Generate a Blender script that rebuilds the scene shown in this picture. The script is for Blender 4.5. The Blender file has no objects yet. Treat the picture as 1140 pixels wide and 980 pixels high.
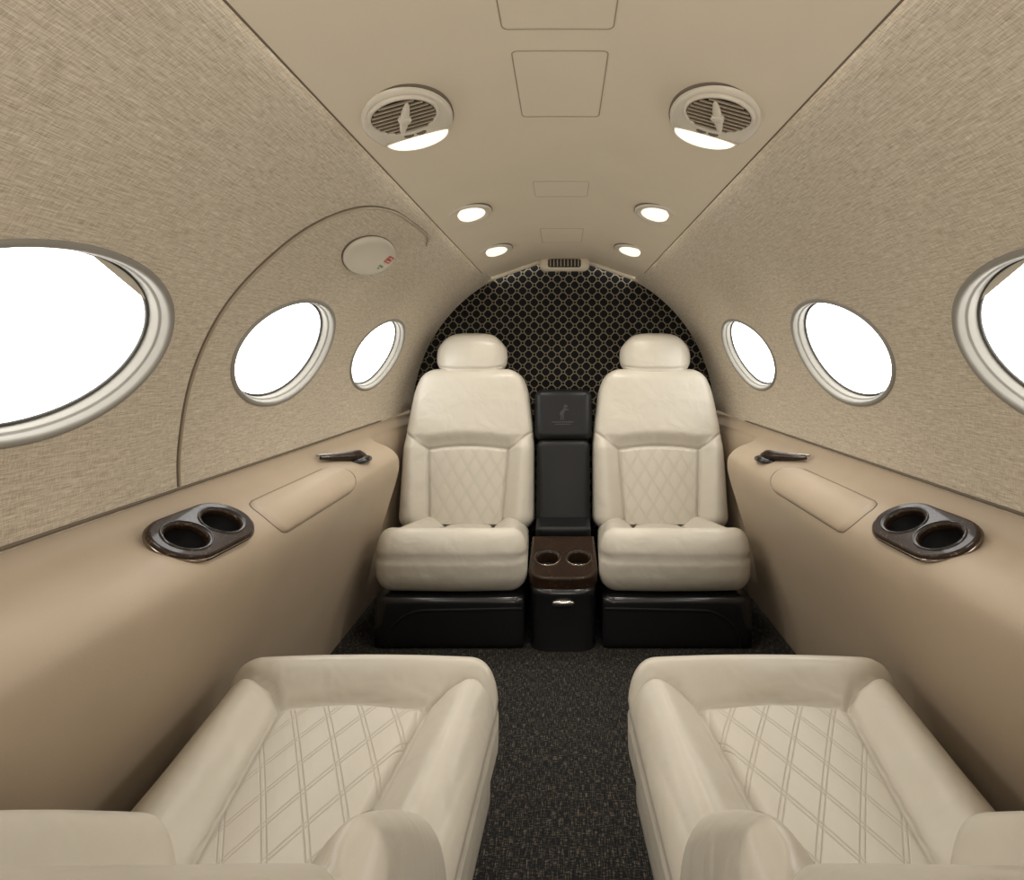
import bpy, math, numpy as np
from mathutils import Vector, Matrix
from math import sin, cos, pi, radians, sqrt

C = bpy.context.scene.collection
scene = bpy.context.scene
try:
    scene.view_settings.view_transform = 'Standard'
    scene.view_settings.look = 'None'
except Exception:
    pass

# ------------------------------------------------------------------ shader helpers
def new_mat(name):
    m = bpy.data.materials.new(name); m.use_nodes = True
    nt = m.node_tree
    return m, nt, nt.nodes['Principled BSDF']

def M(nt, op, a, b=None, c=None, clamp=False):
    n = nt.nodes.new('ShaderNodeMath'); n.operation = op; n.use_clamp = clamp
    for i, v in enumerate((a, b, c)):
        if v is None: continue
        if isinstance(v, (int, float)): n.inputs[i].default_value = v
        else: nt.links.new(v, n.inputs[i])
    return n.outputs[0]

def coords(nt, kind='Object', scale=(1, 1, 1), rot=(0, 0, 0)):
    tc = nt.nodes.new('ShaderNodeTexCoord'); mp = nt.nodes.new('ShaderNodeMapping')
    mp.inputs['Scale'].default_value = scale; mp.inputs['Rotation'].default_value = rot
    nt.links.new(tc.outputs[kind], mp.inputs['Vector'])
    return mp.outputs[0]

def noise(nt, vec, scale, detail=3, rough=0.5, dist=0):
    n = nt.nodes.new('ShaderNodeTexNoise')
    n.inputs['Scale'].default_value = scale; n.inputs['Detail'].default_value = detail
    n.inputs['Roughness'].default_value = rough; n.inputs['Distortion'].default_value = dist
    nt.links.new(vec, n.inputs['Vector'])
    return n.outputs['Fac']

def ramp(nt, fac, stops):
    r = nt.nodes.new('ShaderNodeValToRGB'); nt.links.new(fac, r.inputs[0])
    while len(r.color_ramp.elements) < len(stops): r.color_ramp.elements.new(0.5)
    for e, (p, c) in zip(r.color_ramp.elements, stops):
        e.position = p; e.color = (c[0], c[1], c[2], 1)
    return r.outputs[0]

def bump(nt, bsdf, h, strength=0.3, dist=0.001, base=None):
    b = nt.nodes.new('ShaderNodeBump'); b.inputs['Strength'].default_value = strength
    b.inputs['Distance'].default_value = dist
    if base is not None: nt.links.new(base, b.inputs['Normal'])
    nt.links.new(h, b.inputs['Height']); nt.links.new(b.outputs[0], bsdf.inputs['Normal'])
    return b.outputs[0]

def plain(name, col, rough=0.5, metal=0.0, coat=0.0, bumps=None, var=0.06, wrinkle=None, spec=None):
    m, nt, b = new_mat(name)
    v = coords(nt)
    n = noise(nt, v, 9, 3)
    lo = [c*(1-var) for c in col]; hi = [min(1, c*(1+var)) for c in col]
    nt.links.new(ramp(nt, n, [(0.3, lo), (0.7, hi)]), b.inputs['Base Color'])
    b.inputs['Roughness'].default_value = rough; b.inputs['Metallic'].default_value = metal
    b.inputs['Coat Weight'].default_value = coat
    if spec is not None: b.inputs['Specular IOR Level'].default_value = spec
    base = None
    if wrinkle:
        base = bump(nt, b, noise(nt, v, wrinkle[0], 2, 0.45, 0.4), wrinkle[1], wrinkle[2])
    if bumps:
        bump(nt, b, noise(nt, v, bumps[0], 4, 0.6), bumps[1], bumps[2], base)
    return m

LEATHER = plain('cream_leather', (0.54, 0.498, 0.42), 0.36, bumps=(420, 0.25, 0.0006), var=0.03, wrinkle=(14, 0.40, 0.014))
PANEL = plain('tan_leather_panel', (0.42, 0.335, 0.243), 0.48, bumps=(380, 0.3, 0.0006), var=0.03)
CEIL = plain('cream_headliner', (0.63, 0.555, 0.43), 0.6, bumps=(500, 0.2, 0.0004), var=0.02)
PLASTIC = plain('cream_plastic', (0.60, 0.55, 0.455), 0.35, var=0.02)
TANPL = plain('tan_plastic', (0.36, 0.29, 0.205), 0.35, var=0.02)
RIMGREY = plain('window_rim_plastic', (0.26, 0.245, 0.212), 0.7, var=0.03)
GASKET = plain('grey_gasket', (0.06, 0.058, 0.052), 0.6)
SEAM = plain('dark_seam', (0.14, 0.11, 0.08), 0.8)
SEAMLT = plain('soft_seam', (0.30, 0.25, 0.18), 0.8)
BLACKL = plain('black_leather', (0.007, 0.007, 0.0075), 0.42, bumps=(400, 0.2, 0.0006), spec=0.3)
BLACKG = plain('black_gloss', (0.009, 0.009, 0.010), 0.26, coat=0.2)
DARKIN = plain('dark_interior', (0.006, 0.005, 0.005), 0.5)
CHROME = plain('brushed_metal', (0.62, 0.60, 0.56), 0.22, metal=1.0)
GOLDM = plain('bronze_rim', (0.24, 0.20, 0.165), 0.2, metal=1.0)
RED = plain('red_print', (0.55, 0.04, 0.02), 0.5)
GREEN = plain('green_print', (0.05, 0.22, 0.08), 0.5)
EMB = plain('grey_embroidery', (0.028, 0.028, 0.029), 0.35)

def make_burl():
    m, nt, b = new_mat('walnut_burl')
    v = coords(nt)
    n = noise(nt, v, 95, 6, 0.7, 2.2)
    nt.links.new(ramp(nt, n, [(0.34, (0.004, 0.003, 0.002)), (0.5, (0.03, 0.015, 0.008)), (0.57, (0.007, 0.004, 0.003)), (0.70, (0.22, 0.12, 0.055))]), b.inputs['Base Color'])
    b.inputs['Roughness'].default_value = 0.35; b.inputs['Coat Weight'].default_value = 0.3
    b.inputs['Coat Roughness'].default_value = 0.05; b.inputs['Specular IOR Level'].default_value = 0.2
    return m
BURL = make_burl()

def make_fabric():
    m, nt, b = new_mat('woven_wall_fabric')
    v1 = coords(nt, 'UV', (55, 950, 1)); v2 = coords(nt, 'UV', (860, 75, 1)); v3 = coords(nt, 'UV', (16, 300, 1))
    a = noise(nt, v1, 1.0, 2, 0.5, 0.3); c = noise(nt, v2, 1.0, 2, 0.5, 0.25)
    d = noise(nt, v3, 1.0, 2, 0.5, 0.3)
    s = M(nt, 'ADD', M(nt, 'MULTIPLY', a, 0.47), M(nt, 'MULTIPLY', c, 0.31))
    s = M(nt, 'ADD', s, M(nt, 'MULTIPLY', d, 0.22))
    nt.links.new(ramp(nt, s, [(0.36, (0.35, 0.295, 0.22)), (0.50, (0.55, 0.48, 0.375)), (0.62, (0.70, 0.635, 0.525))]), b.inputs['Base Color'])
    b.inputs['Roughness'].default_value = 0.9; b.inputs['Specular IOR Level'].default_value = 0.2
    bump(nt, b, s, 0.3, 0.001)
    return m
FABRIC = make_fabric()

def make_carpet():
    m, nt, b = new_mat('flecked_carpet')
    v = coords(nt, 'Object', (90, 560, 1)); v2 = coords(nt, 'Object', (640, 50, 1))
    a = noise(nt, v, 1, 2, 0.5); c = noise(nt, v2, 1, 2, 0.5)
    p = M(nt, 'MULTIPLY', a, c)
    nt.links.new(ramp(nt, p, [(0.20, (0.009, 0.009, 0.010)), (0.29, (0.021, 0.0205, 0.020)), (0.38, (0.16, 0.135, 0.095))]), b.inputs['Base Color'])
    b.inputs['Roughness'].default_value = 0.95
    b.inputs['Specular IOR Level'].default_value = 0.2
    bump(nt, b, p, 0.7, 0.003)
    return m
CARPET = make_carpet()

def make_quilt():
    m, nt, b = new_mat('quilted_leather')
    tc = nt.nodes.new('ShaderNodeTexCoord'); sp = nt.nodes.new('ShaderNodeSeparateXYZ')
    nt.links.new(tc.outputs['UV'], sp.inputs[0])
    u = M(nt, 'DIVIDE', sp.outputs[0], 0.056); v = M(nt, 'DIVIDE', sp.outputs[1], 0.090)
    hs = None; dome = None
    for op in ('ADD', 'SUBTRACT'):
        f = M(nt, 'FRACT', M(nt, 'ADD', M(nt, op, u, v), 20.0))
        d = M(nt, 'ABSOLUTE', M(nt, 'SUBTRACT', f, 0.5))
        dd = M(nt, 'ABSOLUTE', M(nt, 'SUBTRACT', d, 0.062))
        g = M(nt, 'DIVIDE', dd, 0.034, clamp=True)
        hs = g if hs is None else M(nt, 'MULTIPLY', hs, g)
        q = M(nt, 'MINIMUM', M(nt, 'MULTIPLY', d, 3.0), 1.0)
        dome = q if dome is None else M(nt, 'MULTIPLY', dome, q)
    h = M(nt, 'ADD', hs, M(nt, 'MULTIPLY', dome, 0.5))
    nt.links.new(ramp(nt, hs, [(0.0, (0.46, 0.42, 0.345)), (0.6, (0.54, 0.498, 0.42))]), b.inputs['Base Color'])
    b.inputs['Roughness'].default_value = 0.42
    bump(nt, b, h, 0.5, 0.0024)
    return m
QUILT = make_quilt()

def make_pattern():
    m, nt, b = new_mat('ring_lattice_wallcovering')
    tc = nt.nodes.new('ShaderNodeTexCoord'); sp = nt.nodes.new('ShaderNodeSeparateXYZ')
    nt.links.new(tc.outputs['UV'], sp.inputs[0])
    P = 0.050
    u = M(nt, 'ADD', M(nt, 'DIVIDE', sp.outputs[0], P), 50.0); v = M(nt, 'ADD', M(nt, 'DIVIDE', sp.outputs[1], P), 50.0)
    def ring(off, r, w):
        a = M(nt, 'SUBTRACT', M(nt, 'FRACT', M(nt, 'ADD', u, off)), 0.5)
        c = M(nt, 'SUBTRACT', M(nt, 'FRACT', M(nt, 'ADD', v, off)), 0.5)
        d = M(nt, 'SQRT', M(nt, 'ADD', M(nt, 'MULTIPLY', a, a), M(nt, 'MULTIPLY', c, c)))
        e = M(nt, 'ABSOLUTE', M(nt, 'SUBTRACT', d, r))
        return M(nt, 'SUBTRACT', 1.0, M(nt, 'DIVIDE', e, w, clamp=True))
    t = M(nt, 'MAXIMUM', ring(0.0, 0.37, 0.055), ring(0.5, 0.37, 0.055))
    nt.links.new(ramp(nt, t, [(0.2, (0.0035, 0.003, 0.003)), (0.9, (0.24, 0.205, 0.14))]), b.inputs['Base Color'])
    b.inputs['Roughness'].default_value = 0.7; b.inputs['Specular IOR Level'].default_value = 0.15
    return m
PATTERN = make_pattern()

def emis(name, col, st):
    m, nt, b = new_mat(name)
    b.inputs['Base Color'].default_value = (*col, 1)
    b.inputs['Emission Color'].default_value = (*col, 1); b.inputs['Emission Strength'].default_value = st
    return m
LENS = emis('lit_lens', (1.0, 0.91, 0.76), 0.95)

def make_pane():
    m = bpy.data.materials.new('clear_acrylic'); m.use_nodes = True; nt = m.node_tree
    for n in list(nt.nodes): nt.nodes.remove(n)
    o = nt.nodes.new('ShaderNodeOutputMaterial'); t = nt.nodes.new('ShaderNodeBsdfTransparent')
    g = nt.nodes.new('ShaderNodeBsdfGlossy'); g.inputs['Roughness'].default_value = 0.05
    mx = nt.nodes.new('ShaderNodeMixShader'); mx.inputs[0].default_value = 0.05
    nt.links.new(t.outputs[0], mx.inputs[1]); nt.links.new(g.outputs[0], mx.inputs[2]); nt.links.new(mx.outputs[0], o.inputs[0])
    return m
PANE = make_pane()

# ------------------------------------------------------------------ object helpers
def mesh_obj(name, verts, faces, mat, parent=None, smooth=True, uv=None, label=None):
    me = bpy.data.meshes.new(name)
    me.from_pydata([tuple(v) for v in verts], [], [tuple(f) for f in faces])
    if uv is not None:
        l = me.uv_layers.new(name='UVMap'); idx = np.empty(len(me.loops), dtype=np.int32)
        me.loops.foreach_get('vertex_index', idx)
        l.data.foreach_set('uv', np.asarray(uv, dtype=np.float32)[idx].ravel())
    if smooth: me.polygons.foreach_set('use_smooth', [True]*len(me.polygons))
    me.materials.append(mat); me.update()
    ob = bpy.data.objects.new(name, me); C.objects.link(ob)
    if parent: ob.parent = parent
    if label: ob['label'] = label
    return ob

def empty(name, loc=(0, 0, 0), rot=(0, 0, 0), label=None, category=None, group=None):
    e = bpy.data.objects.new(name, None); e.empty_display_size = 0.05
    e.location = loc; e.rotation_euler = rot; C.objects.link(e)
    tag(e, label, category, group); return e

def tag(o, label=None, category=None, group=None, kind=None):
    if label: o['label'] = label
    if category: o['category'] = category
    if group: o['group'] = group
    if kind: o['kind'] = kind
    return o

def sm(t):
    t = np.clip(t, 0, 1); return t*t*(3-2*t)

def rbox(hx, hy, hz, r, n):
    nx, ny, nz = n
    key = {}; V = []; F = []
    lx = np.linspace(-hx, hx, nx+1); ly = np.linspace(-hy, hy, ny+1); lz = np.linspace(-hz, hz, nz+1)
    def vid(i, j, k):
        t = (i, j, k)
        if t not in key: key[t] = len(V); V.append((lx[i], ly[j], lz[k]))
        return key[t]
    for i in range(nx):
        for j in range(ny):
            F.append((vid(i, j, nz), vid(i+1, j, nz), vid(i+1, j+1, nz), vid(i, j+1, nz)))
            F.append((vid(i, j, 0), vid(i, j+1, 0), vid(i+1, j+1, 0), vid(i+1, j, 0)))
    for i in range(nx):
        for k in range(nz):
            F.append((vid(i, 0, k), vid(i+1, 0, k), vid(i+1, 0, k+1), vid(i, 0, k+1)))
            F.append((vid(i, ny, k), vid(i, ny, k+1), vid(i+1, ny, k+1), vid(i+1, ny, k)))
    for j in range(ny):
        for k in range(nz):
            F.append((vid(0, j, k), vid(0, j, k+1), vid(0, j+1, k+1), vid(0, j+1, k)))
            F.append((vid(nx, j, k), vid(nx, j+1, k), vid(nx, j+1, k+1), vid(nx, j, k+1)))
    P = np.array(V)
    inner = np.array([hx-r, hy-r, hz-r]); inner = np.maximum(inner, 0)
    Q = np.clip(P, -inner, inner); D = P-Q; L = np.linalg.norm(D, axis=1, keepdims=True); L[L == 0] = 1
    return Q + D/L*r, F

def seg_dist(x, y, pts):
    best = np.full(x.shape, 1e9)
    for (ax, ay), (bx, by) in zip(pts[:-1], pts[1:]):
        dx, dy = bx-ax, by-ay; t = np.clip(((x-ax)*dx+(y-ay)*dy)/(dx*dx+dy*dy), 0, 1)
        best = np.minimum(best, np.hypot(x-ax-t*dx, y-ay-t*dy))
    return best

def grid_faces(nu, nv, off=0, flip=False):
    F = []
    for i in range(nu-1):
        for j in range(nv-1):
            a = off+i*nv+j; q = (a, a+nv, a+nv+1, a+1)
            F.append(q[::-1] if flip else q)
    return F

def ellipsoid(name, rx, ry, rz, mat, parent=None, loc=(0, 0, 0), n=24, e=1.0, rot=None):
    V = []
    for i in range(n+1):
        th = -pi/2+pi*i/n
        for j in range(n*2):
            ph = 2*pi*j/(n*2)
            f = lambda c: math.copysign(abs(c)**e, c)
            V.append((rx*f(cos(th))*f(cos(ph)), ry*f(cos(th))*f(sin(ph)), rz*f(sin(th))))
    F = []
    m = n*2
    for i in range(n):
        for j in range(m):
            F.append((i*m+j, i*m+(j+1) % m, (i+1)*m+(j+1) % m, (i+1)*m+j))
    o = mesh_obj(name, V, F, mat, parent); o.location = loc
    if rot: o.rotation_euler = rot
    return o

def revolve(name, prof, mat, parent=None, loc=(0, 0, 0), sx=1, sy=1, n=48, rot=None):
    V = [(r*sx*cos(2*pi*j/n), r*sy*sin(2*pi*j/n), z) for r, z in prof for j in range(n)]
    F = [(i*n+j, i*n+(j+1) % n, (i+1)*n+(j+1) % n, (i+1)*n+j) for i in range(len(prof)-1) for j in range(n)]
    o = mesh_obj(name, V, F, mat, parent); o.location = loc
    if rot: o.rotation_euler = rot
    return o

def curve_mesh(name, cu, mat, parent, smooth):
    tmp = bpy.data.objects.new(name+'_tmp', cu); C.objects.link(tmp)
    dg = bpy.context.evaluated_depsgraph_get()
    me = bpy.data.meshes.new_from_object(tmp.evaluated_get(dg)); me.name = name
    bpy.data.objects.remove(tmp); bpy.data.curves.remove(cu)
    me.materials.clear(); me.materials.append(mat)
    me.polygons.foreach_set('use_smooth', [smooth]*len(me.polygons))
    o = bpy.data.objects.new(name, me); C.objects.link(o)
    if parent: o.parent = parent
    return o

def tube(name, pts, rad, mat, parent=None, closed=False, radii=None, flat=1.0):
    cu = bpy.data.curves.new(name, 'CURVE'); cu.dimensions = '3D'; cu.bevel_depth = rad; cu.bevel_resolution = 3
    cu.use_fill_caps = True
    s = cu.splines.new('POLY'); s.points.add(len(pts)-1)
    for i, p in enumerate(pts):
        s.points[i].co = (*p, 1)
        if radii: s.points[i].radius = radii[i]
    s.use_cyclic_u = closed
    return curve_mesh(name, cu, mat, parent, True)

def flat_shape(name, outlines, ext, bev, mat, parent=None):
    cu = bpy.data.curves.new(name, 'CURVE'); cu.dimensions = '2D'; cu.fill_mode = 'BOTH'
    cu.extrude = ext; cu.bevel_depth = bev; cu.bevel_resolution = 3
    for pts in outlines:
        s = cu.splines.new('POLY'); s.points.add(len(pts)-1)
        for i, p in enumerate(pts): s.points[i].co = (p[0], p[1], 0, 1)
        s.use_cyclic_u = True
    return curve_mesh(name, cu, mat, parent, False)

# ------------------------------------------------------------------ cabin shell
R0, ZC0 = 0.69, 0.62
S0 = 0.022; S1 = R0*math.acos(0.32/0.69)
YF, YB = -0.6, 2.25
def W(side, y, s, d=0.0):
    t = float(sm((y-1.9)/0.35)); R = R0-0.04*t+d; zc = ZC0+0.025*t
    ph = s/R0
    return (side*R*cos(ph), y, zc+R*sin(ph))

WIN = [(0.63, 0.19), (1.20, 0.188), (1.78, 0.20)]
WS, WB = 0.288, 0.125
def ell(cy, a, off, t):
    return cy+(a+off)*cos(t), WS+(WB+off)*sin(t)

HW = 0.25
ANG = set(2*pi*i/120 for i in range(120))
for yy in (-HW, HW):
    for ss in (S0, S1): ANG.add(math.atan2(ss-WS, yy) % (2*pi))
ANG = sorted(ANG)
def rect_r(t):
    dy, ds = cos(t), sin(t); rr = 1e9
    if abs(dy) > 1e-9: rr = min(rr, HW/abs(dy))
    if ds > 1e-9: rr = min(rr, (S1-WS)/ds)
    if ds < -1e-9: rr = min(rr, (S0-WS)/ds)
    return rr
SE = sorted(WS+rect_r(t)*sin(t) for t in ANG if cos(t) > 0 and abs(rect_r(t)*cos(t)-HW) < 1e-7)
SE[0] = S0; SE[-1] = S1

def build_wall(side, name):
    V = []; F = []; UV = []
    def plaing(y0, y1, ny):
        off = len(V)
        for i in range(ny+1):
            for s in SE:
                y = y0+(y1-y0)*i/ny
                V.append(W(side, y, s)); UV.append((y, s))
        F.extend(grid_faces(ny+1, len(SE), off, flip=(side > 0)))
    def holed(cy, a):
        off = len(V); n = len(ANG); K = 10
        for k in range(K+1):
            f = (k/K)**1.3
            for t in ANG:
                dy, ds = cos(t), sin(t)
                re = 1/sqrt((dy/(a+0.004))**2+(ds/(WB+0.004))**2)
                r = re+(rect_r(t)-re)*f
                V.append(W(side, cy+r*dy, WS+r*ds)); UV.append((cy+r*dy, WS+r*ds))
        for k in range(K):
            for j in range(n):
                q = (off+k*n+j, off+k*n+(j+1) % n, off+(k+1)*n+(j+1) % n, off+(k+1)*n+j)
                F.append(q if side > 0 else q[::-1])
    plaing(YF, 0.38, 12); holed(*WIN[0]); plaing(0.88, 0.95, 2)
    holed(*WIN[1]); plaing(1.45, 1.53, 2); holed(*WIN[2]); plaing(2.03, YB, 8)
    o = mesh_obj(name, V, F, FABRIC, uv=UV)
    return tag(o, 'curved cabin side wall covered in beige woven fabric', kind='structure')
build_wall(-1, 'wall_left'); build_wall(1, 'wall_right')

wn = 0
for side in (-1, 1):
    for cy, a in WIN:
        wn += 1
        c = W(side, cy, WS)
        e = empty('window_%d' % wn, c); e['kind'] = 'structure'; e['label'] = 'oval cabin window with grey rim and bright daylight'
        def L(p): return (p[0]-c[0], p[1]-c[1], p[2]-c[2])
        rings = [(0.010, 0.001), (0.009, -0.002), (0.006, -0.0035), (0.001, -0.0030), (-0.002, 0.0005), (-0.003, 0.009), (-0.0035, 0.010), (-0.006, 0.011), (-0.007, 0.0125), (-0.0075, 0.026), (-0.008, 0.029), (-0.012, 0.030)]
        n = 96; V = []; F = []
        for o_, d in rings:
            for j in range(n):
                y, s = ell(cy, a, o_, 2*pi*j/n); V.append(L(W(side, y, s, d)))
        for i in range(len(rings)-1):
            for j in range(n):
                q = (i*n+j, i*n+(j+1) % n, (i+1)*n+(j+1) % n, (i+1)*n+j); F.append(q[::-1] if side > 0 else q)
        mesh_obj('window_frame', V, F, RIMGREY, e)
        pts = [L(W(side, *ell(cy, a, -0.0105, 2*pi*j/n), 0.028)) for j in range(n)]
        tube('window_gasket', pts, 0.0022, GASKET, e, closed=True)
        V = [L(W(side, cy, WS, 0.030))]
        F = []
        for k in range(1, 7):
            for j in range(n):
                t = 2*pi*j/n; y = cy+(a-0.008)*k/6*cos(t); s = WS+(WB-0.008)*k/6*sin(t); V.append(L(W(side, y, s, 0.030)))
        for j in range(n): F.append((0, 1+j, 1+(j+1) % n))
        for k in range(5):
            for j in range(n): F.append((1+k*n+j, 1+k*n+(j+1) % n, 1+(k+1)*n+(j+1) % n, 1+(k+1)*n+j))
        mesh_obj('window_pane', V, F, PANE, e)
        if cy < 0.7:
            V = []; F = []; m = 24; t0, t1 = radians(34), radians(80)
            ya, sa = ell(cy, a, -0.011, t0); yb, sb = ell(cy, a, -0.011, t1)
            for j in range(m+1):
                y, s = ell(cy, a, -0.011, t0+(t1-t0)*j/m)
                q = j/m; y2 = ya+(yb-ya)*q; s2 = sa+(sb-sa)*q
                V.append(L(W(side, y, s, 0.025))); V.append(L(W(side, y2, s2, 0.025)))
            for j in range(m): F.append((2*j, 2*j+1, 2*j+3, 2*j+2))
            mesh_obj('window_shade', V, F, PLASTIC, e, label='retracted grey pleated window shade')
        ld = bpy.data.lights.new('window_portal', 'AREA'); ld.shape = 'RECTANGLE'; ld.size = 2*a; ld.size_y = 2*WB
        ld.cycles.is_portal = True
        lo = bpy.data.objects.new('window_portal', ld); C.objects.link(lo)
        p = Vector(W(side, cy, WS, 0.040)); lo.location = p
        zx = Vector((side*cos(WS/R0), 0, sin(WS/R0))); yx = Vector((0, 1, 0))
        lo.rotation_euler = Matrix((yx, zx.cross(yx), zx)).transposed().to_euler()

# lower side panels
PROF = [(.692, .650), (.688, .632), (.676, .615), (.655, .603), (.62, .592), (.59, .580), (.568, .562), (.556, .54), (.556, .505), (.57, .45), (.592, .38), (.62, .29), (.648, .19), (.675, .09), (.695, 0.0)]
def catmull(P, k):
    out = []
    P = [P[0]]+P+[P[-1]]
    for i in range(1, len(P)-2):
        for j in range(k):
            t = j/k; a, b, c, d = [np.array(P[i+q]) for q in (-1, 0, 1, 2)]
            out.append(tuple(0.5*((2*b)+(-a+c)*t+(2*a-5*b+4*c-d)*t*t+(-a+3*b-3*c+d)*t**3)))
    out.append(P[-1]); return out
PR = catmull(PROF, 6)
def profz(x):
    for (x0, z0), (x1, z1) in zip(PR[:-1], PR[1:]):
        if x1 <= x <= x0 and z0 > 0.55: return z0+(z1-z0)*(x-x0)/(x1-x0+1e-9)
    return 0.58
CUPY, CUPX = 0.878, 0.606
for side, nm in ((-1, 'wall_lower_left'), (1, 'wall_lower_right')):
    ys = list(np.linspace(YF, 0.70, 20))+list(np.linspace(0.71, 1.04, 56))+list(np.linspace(1.05, 1.74, 30))+list(np.linspace(1.75, 1.86, 16))+list(np.linspace(1.9, YB, 10))
    V = []; UV = []
    PX = [(0.72, 0.74)]+PR
    for y in ys:
        e = float(sm((y-1.76)/0.07)); t = float(sm((y-1.9)/0.35))
        for (x, z) in PX:
            xx = x+(max(x, .672)-x)*e*0.85
            if x < 0.7: xx -= 0.035*t
            V.append((side*xx, y, z)); UV.append((y, z))
    F = grid_faces(len(ys), len(PX), 0, flip=(side < 0))
    F2 = []
    for f in F:
        cx = abs(sum(V[i][0] for i in f)/4); cyy = sum(V[i][1] for i in f)/4; cz_ = sum(V[i][2] for i in f)/4
        if 0.55 < cz_ < 0.63 and ((cx-CUPX)/0.040)**2+(max(0, abs(cyy-CUPY)-0.038)/0.040)**2 < 1: continue
        F2.append(f)
    o = mesh_obj(nm, V, F2, PANEL, uv=UV)
    tag(o, 'tan leather lower side panel with moulded armrest ledge', kind='structure')

tn = 0
def trim(name_obj, label):
    global tn
    tn += 1
    name_obj.name = 'trim_%d' % tn; name_obj['kind'] = 'structure'; name_obj['label'] = label

# ceiling
def cz(x):
    q = (abs(x)-0.095)/0.225
    return 1.222+0.080*(1.0-(sqrt(q*q+0.004)+q)/2)
V = []; UV = []
xs = np.linspace(-0.322, 0.322, 81); ys = np.linspace(YF, 2.22, 30)
for y in ys:
    for x in xs: V.append((x, y, cz(x))); UV.append((x, y))
o = mesh_obj('ceiling', V, grid_faces(len(ys), len(xs), 0, flip=False), CEIL, uv=UV)
tag(o, 'cream padded cabin ceiling panel', kind='structure')
for side in (-1, 1):
    trim(tube('t', [(side*0.3225, y, 1.222) for y in np.linspace(YF, 2.2, 20)], 0.0018, SEAM), 'dark shadow gap beside the ceiling panel')
trim(tube('t', [(x, 2.215, cz(x)-0.004) for x in xs], 0.010, CEIL), 'rounded cream lip at the ceiling end')
for side in (-1, 1):
    trim(tube('t', [(side*0.688, y, 0.6475) for y in np.linspace(YF, 2.0, 30)], 0.0028, SEAM), 'dark seam between wall fabric and leather ledge')

def ceil_rect(x0, x1, y0, y1, rr=0.008, rad=0.0009):
    P = []
    for (cx, cy, a0) in ((x1-rr, y1-rr, 0), (x0+rr, y1-rr, 90), (x0+rr, y0+rr, 180), (x1-rr, y0+rr, 270)):
        for k in range(6):
            a = radians(a0+18*k); P.append((cx+rr*cos(a), cy+rr*sin(a)))
    out = []
    for i in range(len(P)):
        a = P[i]; b = P[(i+1) % len(P)]
        for k in range(6): out.append((a[0]+(b[0]-a[0])*k/6, a[1]+(b[1]-a[1])*k/6))
    return tube('t', [(x, y, cz(x)-0.0002) for x, y in out], rad, SEAMLT, closed=True)
trim(ceil_rect(-0.071, 0.062, 0.712, 0.905), 'hairline outline of ceiling access panel')
trim(ceil_rect(-0.078, 0.064, 0.42, 0.665), 'hairline outline of ceiling access panel')
trim(ceil_rect(-0.072, 0.062, 1.235, 1.35, rad=0.0006), 'hairline outline of small ceiling panel')
trim(ceil_rect(-0.075, 0.065, 1.68, 1.88, rad=0.0006), 'hairline outline of small ceiling panel')

# bulkheads
def disc_wall(name, y, mat, r, zc, lab, flip):
    V = [(0, y, zc)]; UV = [(0, zc)]
    n = 72
    pts = []
    for j in range(n+1):
        a = -0.05+(pi+0.1)*j/n; pts.append((r*cos(a), zc+r*sin(a)))
    pts = [(0.76, 0.0)]+[(0.75, .5)]+pts+[(-0.75, .5), (-0.76, 0.0)]
    for x, z in pts: V.append((x, y, z)); UV.append((x, z))
    F = [((0, i+1, (i+1) % len(pts)+1) if flip else (0, (i+1) % len(pts)+1, i+1)) for i in range(len(pts))]
    o = mesh_obj(name, V, F, mat, uv=UV, smooth=False); return tag(o, lab, kind='structure')
disc_wall('wall_back', 2.25, PATTERN, 0.76, 0.645, 'arched black bulkhead with gold interlocking ring lattice', False)
disc_wall('wall_front', YF, CEIL, 0.76, 0.645, 'plain cream forward bulkhead', True)
o = mesh_obj('floor', [(-.75, YF, 0), (.75, YF, 0), (.75, 2.25, 0), (-.75, 2.25, 0)], [(0, 1, 2, 3)], CARPET, smooth=False)
tag(o, 'charcoal flecked woven cabin carpet', kind='structure')

# emergency hatch outline on left wall
hz = [(0.9317, .652), (.925, .70), (.920, .753), (.909, .865), (.911, .974), (.935, 1.065), (.966, 1.133), (1.027, 1.181), (1.127, 1.203), (1.25, 1.208), (1.378, 1.209), (1.44, 1.197)]
hz = catmull(hz, 8)
pts = [(-sqrt(max(0, R0**2-(z-ZC0)**2))+0.0002, y, z) for y, z in hz]
trim(tube('t', pts, 0.0018, SEAM), 'curved seam of emergency exit hatch')
pts = [(-sqrt(max(0, R0**2-(z-ZC0)**2))-0.0004, y+0.005, z-0.003) for y, z in hz]
trim(tube('t', pts, 0.0028, TANPL), 'rolled edge of emergency exit hatch')

# exit handle cover
sh = R0*math.asin((1.13-ZC0)/R0)
c = W(-1, 1.252, sh)
eh = empty('exit_handle_cover', c, label='oval cream emergency handle cover with red symbol', category='handle cover')
nr = Vector((cos(sh/R0), 0, -sin(sh/R0))); yy = Vector((0, 1, 0)); xx = yy.cross(nr)
eh.rotation_euler = Matrix((xx, yy, nr)).transposed().to_euler()
prof = [(1.0, 0.0), (1.0, 0.004), (0.985, 0.008), (0.95, 0.011), (0.85, 0.0135), (0.6, 0.0155), (0.3, 0.0165), (0.001, 0.017)]
revolve('cover_plate', prof, PLASTIC, eh, sx=0.056, sy=0.125)
revolve('cover_edge', [(1.02, 0.0), (1.03, 0.002), (1.01, 0.004)], SEAM, eh, sx=0.056, sy=0.125)
def bars(name, rects, mat, parent, z):
    V = []; F = []
    for x0, y0, x1, y1 in rects:
        k = len(V); V += [(x0, y0, z), (x1, y0, z), (x1, y1, z), (x0, y1, z)]; F.append((k, k+1, k+2, k+3))
    return mesh_obj(name, V, F, mat, parent, smooth=False)
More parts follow.
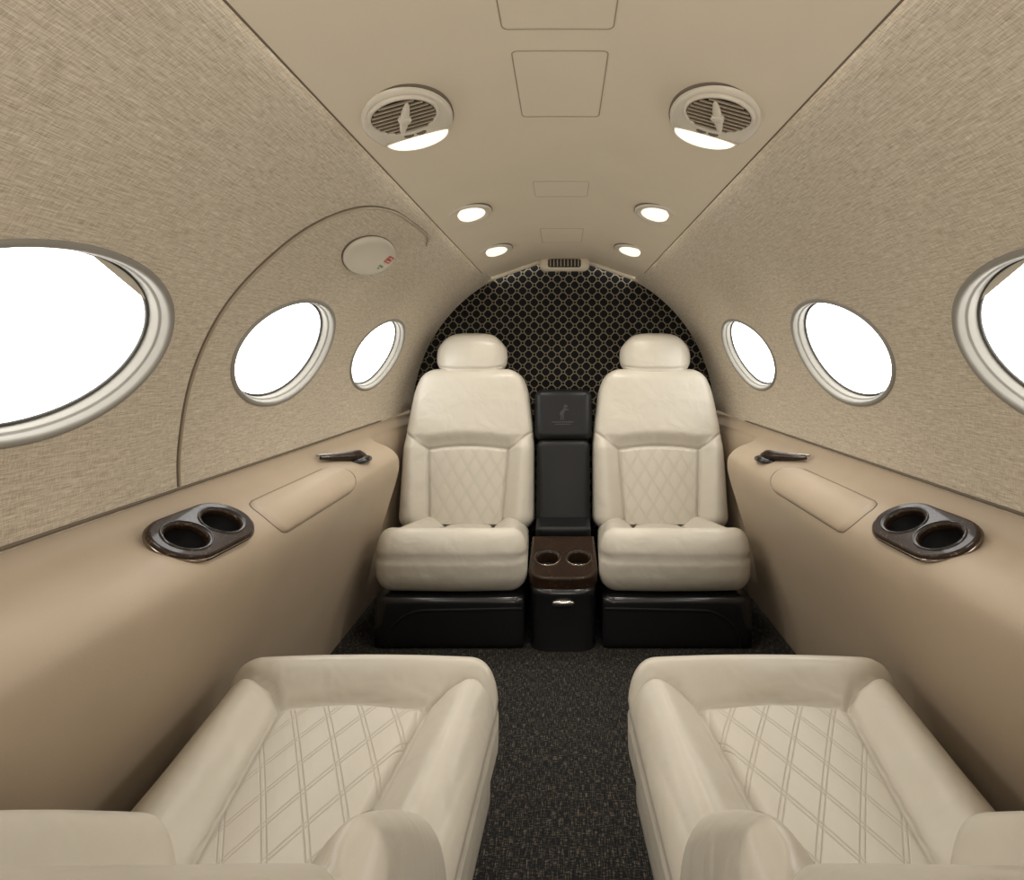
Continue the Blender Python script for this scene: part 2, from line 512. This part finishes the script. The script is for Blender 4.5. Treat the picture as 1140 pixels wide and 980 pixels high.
bars('red_symbol', [(-.030, .045, -.027, .080), (-.012, .045, -.009, .080), (-.030, .045, -.009, .048), (-.030, .077, -.009, .080), (-.026, .052, -.014, .058), (-.022, .060, -.016, .074)], RED, eh, 0.0172)
bars('green_marking', [(.003, .045, .009, .049), (.003, .052, .009, .055), (.003, .058, .009, .064), (.003, .067, .009, .070), (.012, .050, .016, .058)], GREEN, eh, 0.0172)

# ------------------------------------------------------------------ ceiling fixtures
def ceil_frame(x, y, k=0.8, dz=0.0):
    h = 1e-3; s = (cz(x+h)-cz(x-h))/(2*h)*k
    n = Vector((s, 0, -1)).normalized(); yv = Vector((0, 1, 0)); xv = yv.cross(n)
    return Vector((x, y, cz(x)+dz)), Matrix((xv, yv, n)).transposed()
def make_vent(x, y):
    p, m = ceil_frame(x, y, 0.8, 0.001)
    e = empty('air_vent_lamp', p, m.to_euler(), 'cream oval overhead fixture with round air grille and lit lamp', 'air vent', 'overhead vent fixtures')
    A, B = 0.069, 0.092
    revolve('housing', [(1.0, -0.020), (1.0, 0.002), (0.98, 0.006), (0.92, 0.0085), (0.6, 0.010), (0.001, 0.010)], PLASTIC, e, sx=A, sy=B)
    revolve('housing_rim', [(1.03, -0.02), (1.03, 0.000), (1.0, 0.002), (0.995, 0.000)], SEAM, e, sx=A, sy=B)
    gy = -0.030; G = 0.049
    revolve('grille_bowl', [(G+.002, 0.0095), (G+.001, 0.0105), (0.001, 0.0105)], DARKIN, e, loc=(0, gy, 0))
    V = []; F = []
    for k in range(-4, 5):
        yk = k*0.0098; hw = sqrt(max(0, (G-.002)**2-yk*yk))
        b = len(V)
        for (xx2, dy, z) in ((-hw, -.0006, .0108), (hw, -.0006, .0108), (hw, .0016, .0108), (-hw, .0016, .0108), (-hw, -.0022, .0140), (hw, -.0022, .0140), (hw, .0012, .0140), (-hw, .0012, .0140)):
            V.append((xx2, yk+dy+gy, z))
        F += [(b, b+3, b+2, b+1), (b+4, b+5, b+6, b+7), (b, b+1, b+5, b+4), (b+2, b+3, b+7, b+6), (b+1, b+2, b+6, b+5), (b+3, b, b+4, b+7)]
    mesh_obj('grille_slats', V, F, TANPL, e, smooth=False)
    revolve('grille_ring', [(G+.005, 0.009), (G+.005, 0.0115), (G+.003, 0.0140), (G-.001, 0.0130), (G-.001, 0.010)], PLASTIC, e, loc=(0, gy, 0))
    ellipsoid('deflector', 0.007, 0.044, 0.004, PLASTIC, e, loc=(0, gy, 0.015), n=14, rot=(0, 0, radians(-22 if x < 0 else 22)))
    revolve('deflector_knob', [(0.010, 0.014), (0.010, 0.018), (0.008, 0.020), (0.001, 0.020)], PLASTIC, e, loc=(0, gy, 0), n=24)
    for sx in (-1, 1):
        ellipsoid('button', 0.0085, 0.0050, 0.003, SEAM, e, loc=(sx*0.010, 0.031, 0.010), n=10)
    V = [(0, 0.058, 0.0115)]; n = 48
    for j in range(n):
        t = 2*pi*j/n; X = 0.052*cos(t); Y = 0.043+0.042*sin(t)
        if sin(t) < 0: Y = 0.043-0.006*abs(sin(t))
        V.append((X, Y, 0.0105))
    F = [(0, 1+j, 1+(j+1) % n) for j in range(n)]
    mesh_obj('lamp_lens', V, F, LENS, e)
    tube('lens_bezel', [v for v in V[1:]], 0.0013, PLASTIC, e, closed=True)
    return e
make_vent(-0.240, 0.805); make_vent(0.234, 0.805)
def make_light(x, y, a, b):
    p, m = ceil_frame(x, y, 0.75, 0.001)
    e = empty('ceiling_downlight', p, m.to_euler(), 'small oval cream ceiling reading light, lit', 'ceiling light', 'ceiling reading lights')
    revolve('bezel', [(1.0, -0.012), (1.0, 0.002), (0.95, 0.0045), (0.82, 0.0045), (0.72, 0.002), (0.70, 0.0015)], PLASTIC, e, sx=a, sy=b)
    revolve('bezel_shadow', [(1.03, -0.012), (1.03, 0.0), (1.0, 0.0005)], SEAM, e, sx=a, sy=b)
    revolve('lamp_lens', [(0.72, 0.0018), (0.5, 0.003), (0.001, 0.0035)], LENS, e, sx=a, sy=b)
    return e
for sx in (-1, 1):
    make_light(sx*0.243, 1.335, 0.061, 0.076)
    make_light(sx*0.240, 1.80, 0.066, 0.092)
# aft vent
e = empty('aft_air_vent', (0.005, 2.19, 1.280), label='small cream vent with dark slats below the ceiling', category='air vent')
mesh_obj('vent_housing', *rbox(0.105, 0.025, 0.030, 0.0245, (20, 8, 10)), CEIL, e)
o = mesh_obj('vent_slot', *rbox(0.070, 0.010, 0.018, 0.0098, (16, 4, 8)), DARKIN, e); o.location = (0, -0.020, 0)
V = []; F = []
for k in range(-4, 5):
    b = len(V); x0 = k*0.0145-0.002; x1 = x0+0.004
    V += [(x0, -.033, -.014), (x1, -.033, -.014), (x1, -.033, .014), (x0, -.033, .014), (x0, -.026, -.014), (x1, -.026, -.014), (x1, -.026, .014), (x0, -.026, .014)]
    F += [(b, b+1, b+2, b+3), (b+1, b+5, b+6, b+2), (b+4, b, b+3, b+7), (b+3, b+2, b+6, b+7), (b, b+4, b+5, b+1)]
mesh_obj('vent_slats', V, F, TANPL, e, smooth=False)

# ------------------------------------------------------------------ seats
CHX, CHY, CHZ = 0.238, 0.215, 0.075
def cush_hw(s): return 0.137-0.050*s
FI = -CHY+0.095
def cushion_mesh():
    P, F = rbox(CHX, CHY, CHZ, 0.055, (118, 108, 20))
    x, y, z = P[:, 0].copy(), P[:, 1].copy(), P[:, 2].copy()
    w = sm((z+0.01)/(CHZ+0.005)); s = (y+CHY)/(2*CHY)
    md = np.abs(x)-cush_hw(s); mf = FI-y
    # pillowy bolsters: wide gentle rise on the sides, fuller roll at the front
    us = 0.024*sm(md/0.075)+0.012*np.sin(pi*np.clip(md/0.11, 0, 1))
    uf = 0.034*sm(mf/0.050)+0.014*np.sin(pi*np.clip(mf/0.10, 0, 1))
    up = np.maximum(us, uf)
    hf, hb = cush_hw((FI+CHY)/(2*CHY)), cush_hw(1.0)
    outl = [(-hb, CHY), (-hf, FI+0.012), (-hf+0.012, FI), (0, FI-0.006), (hf-0.012, FI), (hf, FI+0.012), (hb, CHY)]
    g = 0.010*np.exp(-(seg_dist(x, y, outl)/0.005)**2)
    for sg in (-1, 1):
        mt = [(sg*hf, FI+0.004), (sg*(hf+0.025), FI-0.020), (sg*(CHX-0.035), FI-0.030), (sg*(CHX+.01), FI-0.026)]
        g = g+0.011*np.exp(-(seg_dist(x, y, mt)/0.0042)**2)
    z2 = z+w*(up-g-0.07*(y+CHY))
    side = np.exp(-((z-0.022)/0.0038)**2)*0.0055
    x2 = x*(1-0.09*s)*(1-side/0.2); y2 = y-0.014*(1-(x/CHX)**2)*(1-s)+side*(s < 0.2)
    y2 = y2+0.018*(1-sm((z+CHZ)/(CHZ*1.6)))*(1-sm(s*3))
    return np.stack([x2, y2, z2], 1), F
def insert_mesh():
    nu, nv = 70, 80; V = []; UV = []
    for i in range(nu+1):
        for j in range(nv+1):
            u = -1+2*i/nu; v = j/nv
            y = FI+0.004+(CHY-0.03-FI)*v
            s = (y+CHY)/(2*CHY); hw = cush_hw(s)-0.004
            cr = 0.012*max(0, 1-v*12)
            x = u*(hw-cr*0.6)
            y -= 0.006*(1-u*u)*(1-v)
            ed = min(1, (1-abs(u))*hw/0.012, v*0.3/0.012)
            z = CHZ-0.07*(y+CHY)-0.005+0.0095*(1-(1-ed)**2)+0.007*(1-u*u)
            V.append((x*(1-0.09*s), y, z)); UV.append((x, y))
    return V, grid_faces(nu+1, nv+1), UV
BHY, BL = 0.055, 0.615
IZ0, IZ1 = 0.02, 0.288
class BP: pass
def backparams(front):
    p = BP()
    if front: p.hx, p.w0, p.w1, p.up, p.dome, p.edge = 0.215, 0.075, 0.125, 0.032, 0.028, 0.055
    else: p.hx, p.w0, p.w1, p.up, p.dome, p.edge = 0.256, 0.135, 0.157, 0.026, 0.016, 0.060
    return p
def bhw(p, z): return p.w0+(p.w1-p.w0)*np.clip(z/IZ1, 0, 1)
def widthf(z):
    t = np.clip(z/BL, 0, 1)
    f = 1.0-0.03*t-0.11*sm((t-0.45)/0.55)
    c = np.clip((z-(BL-0.13))/0.13, 0, 1)
    return f*(1-0.27*(1-np.sqrt(1-np.clip(c, 0, 0.9999)**2)))
def backrest_mesh(p):
    P, F = rbox(p.hx, BHY, BL/2, 0.05, (118, 14, 140))
    x, y, z = P[:, 0].copy(), P[:, 1].copy(), P[:, 2]+BL/2
    w = sm((0.02-y)/(BHY+0.01))
    top = IZ1+0.006
    arch = top+0.014*(1-(x/p.w1)**2)*(np.abs(x) < p.w1)
    m = np.maximum(np.abs(x)-bhw(p, z), z-arch)
    up = p.up*sm(m/p.edge)+0.006*np.sin(np.clip(z/BL, 0, 1)*pi)
    md = np.abs(x)-bhw(p, z)
    up += p.dome*np.sin(pi*np.clip(md/(p.hx-p.w0), 0, 1))*(1-sm((z-top)/0.05))
    up -= 0.004*sm((z-0.36)/0.1)*(1-(x/p.hx)**2)
    hw1 = p.w1; hw0 = p.w0
    xa = np.linspace(-hw1+0.006, hw1-0.006, 13)
    outl = [(-hw0, 0.0), (-hw1, top-0.008)]+[(q, top+0.014*(1-(q/hw1)**2)) for q in xa]+[(hw1, top-0.008), (hw0, 0.0)]
    g = 0.009*np.exp(-(seg_dist(x, z, outl)/0.005)**2)
    for sg in (-1, 1):
        mt = [(sg*hw1, top), (sg*(hw1+0.03), top+0.018), (sg*(p.hx-.035), top+0.045), (sg*(p.hx+.01), top+0.075)]
        g = g+0.009*np.exp(-(seg_dist(x, z, mt)/0.004)**2)
    y2 = y-w*(up-g)
    side = np.exp(-((y-0.012)/0.0035)**2)*0.0035
    x2 = x*widthf(z)*(1-side/0.2)
    return np.stack([x2, y2, z], 1), F
def back_insert_mesh(p):
    nu, nv = 70, 80; V = []; UV = []
    for i in range(nu+1):
        for j in range(nv+1):
            u = -1+2*i/nu; v = j/nv
            ztop = IZ1+0.003+0.013*(1-u*u)
            z = IZ0+(ztop-IZ0)*v; hw = float(bhw(p, z))-0.003; x = u*hw
            ed = min(1, (1-abs(u))*hw/0.012, (1-v)*0.3/0.012)
            yv = -BHY-0.003+0.007*(1-ed)**2-0.006*sin(z/BL*pi)-0.004*(1-u*u)
            V.append((x*float(widthf(np.float64(z))), yv, z)); UV.append((x, z))
    return V, grid_faces(nu+1, nv+1, flip=False), UV
def headrest_mesh():
    P, F = rbox(0.143, 0.054, 0.098, 0.053, (56, 20, 34))
    x, y, z = P[:, 0].copy(), P[:, 1].copy(), P[:, 2].copy()
    k = np.clip(1-(np.abs(x)/0.143)**3.4*0.38, 0, 1)
    z2 = z*k; y2 = y*(1-0.25*(x/0.142)**2)-0.012*(1-(x/0.142)**2)*(1-(z/0.098)**2)
    gz = np.exp(-((z+0.058)/0.004)**2)*0.006*(y < 0)
    y2 = y2+gz
    x2 = x*(1-0.10*(np.abs(z)/0.098)**2)
    return np.stack([x2, y2, z2], 1), F

def setobj(name, data, mat, parent, loc, rot=(0, 0, 0), label=None):
    V, F = data[0], data[1]; uv = data[2] if len(data) > 2 else None
    o = mesh_obj(name, V, F, mat, parent, uv=uv, label=label); o.location = loc; o.rotation_euler = rot; return o

def make_seat(loc, rotz, recline, pivot, front, lab):
    e = empty('cabin_seat', loc, (0, 0, rotz), lab, 'seat', 'quilted cabin seats')
    p = backparams(front)
    cz0 = 0.236 if front else 0.222
    cu = setobj('cushion', cushion_mesh(), LEATHER, e, (0, 0, cz0), (0 if front else -radians(5), 0, 0), label='cream leather seat cushion with thick bolsters')
    setobj('quilted_insert', insert_mesh(), QUILT, cu, (0, 0, 0), label='diamond-stitched cream leather insert')
    ba = setobj('backrest', backrest_mesh(p), LEATHER, e, pivot, (-recline, 0, 0), label='cream leather backrest with side bolsters')
    setobj('quilted_insert', back_insert_mesh(p), QUILT, ba, (0, 0, 0), label='diamond-stitched cream leather insert')
    t = 0.670
    hp = (pivot[0]*1.4, pivot[1]+sin(recline)*t-0.016, pivot[2]+cos(recline)*t)
    setobj('headrest', headrest_mesh(), LEATHER, e, hp, (-recline*0.8, 0, 0), label='rounded cream leather pillow headrest')
    if front:
        P, F = rbox(0.222, 0.19, 0.06, 0.02, (20, 20, 8)); P[:, 0] *= (1-0.09*(P[:, 1]+.19)/.38)
        setobj('seat_skirt', (P, F), LEATHER, e, (0, 0.01, 0.158))
        P, F = rbox(0.19, 0.15, 0.05, 0.012, (8, 8, 4)); setobj('seat_base', (P, F), BLACKG, e, (0, 0.02, 0.05), label='black seat base')
    else:
        P, F = rbox(0.228, 0.20, 0.078, 0.008, (12, 12, 8)); setobj('seat_base', (P, F), BLACKG, e, (0, -0.006, 0.078), label='black satin seat base')
        pts = [(-0.19, -0.2065, 0.004)]+[(-0.19+0.12*(1-cos(a)), -0.2065, 0.004+0.115*sin(a)) for a in np.linspace(0.1, pi/2, 14)]+[(0.22, -0.2065, 0.125)]
        if loc[0] > 0: pts = [(-q[0], q[1], q[2]) for q in pts]
        tube('base_contour', pts, 0.003, BLACKL, e)
    return e
make_seat((-0.347, 1.785, 0), 0, radians(13), (-0.016, 0.20, 0.235), False, 'cream quilted leather aft seat against patterned bulkhead')
make_seat((0.347, 1.785, 0), 0, radians(13), (0.018, 0.20, 0.235), False, 'cream quilted leather aft seat against patterned bulkhead')
make_seat((-0.347, 0.738, 0), pi, radians(49.5), (-0.012, 0.182, 0.243), True, 'reclined cream quilted leather seat beside the aisle')
make_seat((0.347, 0.738, 0), pi, radians(49.5), (0.012, 0.182, 0.243), True, 'reclined cream quilted leather seat beside the aisle')

# ------------------------------------------------------------------ centre console
e = empty('center_console', (0, 1.80, 0), label='black leather center console with burl cup holder between seats', category='console')
P, F = rbox(0.112, 0.05, 0.100, 0.030, (40, 16, 32)); P[:, 1] -= 0.010*(1-(P[:, 0]/.118)**2)*(P[:, 1] < 0)
up = setobj('upper_pad', (P, F), BLACKL, e, (0, 0.265, 0.655), (-radians(13), 0, 0), label='black leather pad with embroidered emblem')
P, F = rbox(0.102, 0.05, 0.178, 0.024, (30, 12, 40)); P[:, 1] -= 0.008*(1-(P[:, 0]/.118)**2)*(P[:, 1] < 0)
setobj('lower_pad', (P, F), BLACKL, e, (0, 0.202, 0.388), (-radians(13), 0, 0))
horse = [(-.012, -.030), (-.009, -.018), (-.013, -.006), (-.009, .004), (-.002, .008), (.003, .016), (.002, .024), (.007, .031), (.012, .027), (.018, .024), (.017, .020), (.011, .020), (.010, .012), (.016, .013), (.021, .008), (.019, .006), (.014, .009), (.008, .006), (.004, -.002), (.000, -.006), (.004, -.014), (.001, -.022), (.004, -.030), (.000, -.030), (-.003, -.021), (-.002, -.013), (-.007, -.010), (-.005, -.018), (-.008, -.030)]
h = flat_shape('emblem', [horse], 0.0008, 0.0, EMB, up); h.location = (0, -0.0602, 0.008); h.rotation_euler = (pi/2, 0, 0)
bo = flat_shape('emblem_underline', [[(-.040, -.036), (.040, -.036), (.036, -.040), (-.044, -.040)], [(-.03, -.045), (.03, -.045), (.028, -.048), (-.032, -.048)]], 0.0015, 0, EMB, up)
bo.location = (0, -0.0592, 0.008); bo.rotation_euler = (pi/2, 0, 0)
def colm(w, yf, yb):
    out = []
    for k in range(25):
        a = pi+pi*k/24
        sx = math.copysign(abs(cos(a))**0.55, cos(a)); sy = abs(sin(a))**0.75
        out.append((w*sx, yf+0.06-0.06*sy))
    out += [(w, yb), (-w, yb)]
    return out
oc = colm(0.102, -0.235, 0.12)
V = []; F = []
levels = [(0.0, 1.0), (0.02, 0.985), (0.14, 0.975), (0.158, 0.985), (0.172, 1.0), (0.185, 0.97)]
for z, s in levels:
    for x, y in oc: V.append((x*s, y*s if y < 0 else y, z))
n = len(oc)
for i in range(len(levels)-1):
    for j in range(n): F.append((i*n+j, i*n+(j+1) % n, (i+1)*n+(j+1) % n, (i+1)*n+j))
F.append(tuple((len(levels)-1)*n+j for j in range(n)))
mesh_obj('console_column', V, F, BLACKG, e)
ot = colm(0.100, -0.225, 0.02)
holes = [[(cxx+0.041*cos(-2*pi*j/40), -0.115+0.046*sin(-2*pi*j/40)) for j in range(40)] for cxx in (-0.050, 0.050)]
tray = flat_shape('cup_holder_tray', [ot]+holes, 0.014, 0.008, BURL, e); tray.location = (0, 0.0, 0.236); tray.rotation_euler = (radians(9), 0, 0)
tray['label'] = 'glossy walnut burl tray with two cup wells'
for cxx in (-0.050, 0.050):
    revolve('cup_well', [(0.0425, 0.020), (0.0415, 0.022), (0.039, 0.021), (0.0385, 0.010), (0.036, -0.028), (0.001, -0.030)], DARKIN, tray, loc=(cxx, -0.115, 0.002), sy=1.12)
    revolve('cup_rim', [(0.0435, 0.019), (0.043, 0.0225), (0.040, 0.0215)], GOLDM, tray, loc=(cxx, -0.115, 0.002), sy=1.12)
P, F = rbox(0.098, 0.05, 0.03, 0.01, (8, 8, 6)); setobj('console_lid', (P, F), BLACKL, e, (0, 0.09, 0.262), (radians(8), 0, 0))
ellipsoid('latch', 0.034, 0.008, 0.010, CHROME, e, loc=(0, -0.232, 0.145), n=16, e=0.8)
ellipsoid('latch_recess', 0.024, 0.005, 0.005, DARKIN, e, loc=(0, -0.238, 0.144), n=12)

# ------------------------------------------------------------------ side cup holders, table lids, latches
def stadium(a, b, n=20):
    P = []
    for k in range(n+1): t = -pi/2+pi*k/n; P.append((b*sin(t), a+b*cos(t)))
    for k in range(n+1): t = pi/2+pi*k/n; P.append((b*sin(t), -a+b*cos(t)))
    return P
for side in (-1, 1):
    tl = math.atan2(profz(0.65)-profz(0.575), 0.075)+radians(6)
    e = empty('side_cup_holder', (side*CUPX, CUPY, profz(CUPX)+0.004), (0, -side*tl, side*radians(3)), 'glossy walnut burl double cup holder in armrest ledge', 'cup holder', 'armrest cup holders')
    out = stadium(0.040, 0.050)[::-1]
    wy = 0.040
    holes = [[(0.037*cos(2*pi*j/40), cyv+0.0355*sin(2*pi*j/40)) for j in range(40)] for cyv in (-wy, wy)]
    flat_shape('cup_holder_plate', [out]+holes, 0.002, 0.005, BURL, e)
    tube('plate_trim', [(x*1.07, y*1.035, -0.002) for x, y in out], 0.0035, GOLDM, e, closed=True)
    for cyv in (-wy, wy):
        revolve('cup_well', [(0.0385, 0.008), (0.0375, 0.006), (0.036, -0.01), (0.034, -0.05), (0.001, -0.052)], DARKIN, e, loc=(0, cyv, 0), sy=0.97)
        revolve('well_rim', [(0.0395, 0.006), (0.039, 0.009), (0.037, 0.008)], BLACKG, e, loc=(0, cyv, 0), sy=0.97)
    def onarm(y, k, d=0.0):
        i = int(k*(len(PR)-1)); i = min(i, len(PR)-2); f = k*(len(PR)-1)-i
        x = PR[i][0]*(1-f)+PR[i+1][0]*f; z = PR[i][1]*(1-f)+PR[i+1][1]*f
        tx, tz = PR[i+1][0]-PR[i][0], PR[i+1][1]-PR[i][1]; L_ = math.hypot(tx, tz)
        nx, nz = tz/L_, -tx/L_
        return (side*(x+nx*d), y, z+nz*d)
    k0, k1, y0, y1 = 0.27, 0.52, 1.01, 1.42
    V = []; nu, nv = 40, 24
    for i in range(nu+1):
        for j in range(nv+1):
            u = i/nu; v = j/nv
            yy0 = y0+0.04*(1-sqrt(max(0, 1-(2*v-1)**2))); yy1 = y1-0.07*(1-sqrt(max(0, 1-(2*v-1)**2)))
            y = yy0+(yy1-yy0)*u
            ed = min(u, 1-u)*0.4; ev = min(v, 1-v)*0.1; d = 0.0045*min(1, min(ed, ev)/0.006)**0.5
            V.append(onarm(y, k0+(k1-k0)*v, d-0.0005))
    o = mesh_obj('folding_table_lid', V, grid_faces(nu+1, nv+1, 0, flip=(side < 0)), PANEL)
    tag(o, 'tan leather stowed table lid set in armrest ledge', 'table lid', 'stowed table lids')
    bd = [V[i*(nv+1)] for i in range(nu+1)]+[V[nu*(nv+1)+j] for j in range(nv+1)]+[V[i*(nv+1)+nv] for i in range(nu, -1, -1)]+[V[j] for j in range(nv, -1, -1)]
    tube('lid_seam', bd, 0.0014, SEAM, o, closed=True)
    lp = [(0.652, 1.40), (0.64, 1.43), (0.625, 1.465), (0.612, 1.495), (0.60, 1.525), (0.592, 1.55)]
    e = empty('armrest_latch', (side*0.61, 1.49, profz(0.61)), label='dark glossy teardrop latch handle with metal edge', category='latch', group='armrest latches')
    pts = [(side*x-side*0.61, y-1.49, profz(x)+0.012-profz(0.61)) for x, y in lp]
    tube('latch_lever', pts, 0.014, BURL, e, radii=[0.35, 0.6, 0.8, 1.05, 1.3, 0.6])
    tube('latch_edge', [(q[0]+side*0.014, q[1]+0.006, q[2]+0.006) for q in pts], 0.0035, CHROME, e)
    ellipsoid('latch_base', 0.034, 0.045, 0.012, BLACKG, e, loc=(side*-0.010, 0.045, -0.004), n=14)

# ------------------------------------------------------------------ light
w = bpy.data.worlds.new('daylight'); scene.world = w; w.use_nodes = True
bg = w.node_tree.nodes['Background']; bg.inputs[0].default_value = (1.0, 0.995, 0.975, 1); bg.inputs[1].default_value = 6.5
def area(name, loc, target, sx, sy, en, col=(1, .96, .91)):
    ld = bpy.data.lights.new(name, 'AREA'); ld.shape = 'RECTANGLE'; ld.size = sx; ld.size_y = sy; ld.energy = en; ld.color = col
    o = bpy.data.objects.new(name, ld); C.objects.link(o); o.location = loc
    o.rotation_euler = (Vector(target)-Vector(loc)).to_track_quat('-Z', 'Y').to_euler(); return o
area('added_front_fill', (0, -0.5, 1.0), (0, 1.9, 0.75), 0.9, 0.35, 3.2)  # fill lamp added behind the camera, standing in for cockpit daylight
area('added_ceiling_fill', (0, -0.35, 0.55), (0, 1.8, 1.25), 0.7, 0.3, 4.5)  # unseen upward lamp, added to brighten the ceiling
for sx in (-1, 1):
    for (x, y, en) in ((0.236, 0.84, 2.0), (0.241, 1.335, 5.5), (0.236, 1.80, 6.0)):
        ld = bpy.data.lights.new('lamp_beam', 'SPOT'); ld.energy = en; ld.spot_size = radians(150); ld.spot_blend = 1.0
        ld.shadow_soft_size = 0.03; ld.color = (1, .94, .84)
        o = bpy.data.objects.new('lamp_beam', ld); C.objects.link(o); o.location = (sx*x, y, cz(x)-0.05)
        o.rotation_euler = (0, 0, 0)

cam = bpy.data.cameras.new('camera'); co = bpy.data.objects.new('camera', cam); C.objects.link(co)
co.location = (0, 0, 0.88); co.rotation_euler = (pi/2, 0, 0)
cam.sensor_width = 36; cam.lens = 580/1140*36; cam.shift_x = -57/1140; cam.shift_y = -90/1140
cam.clip_start = 0.01
scene.camera = co
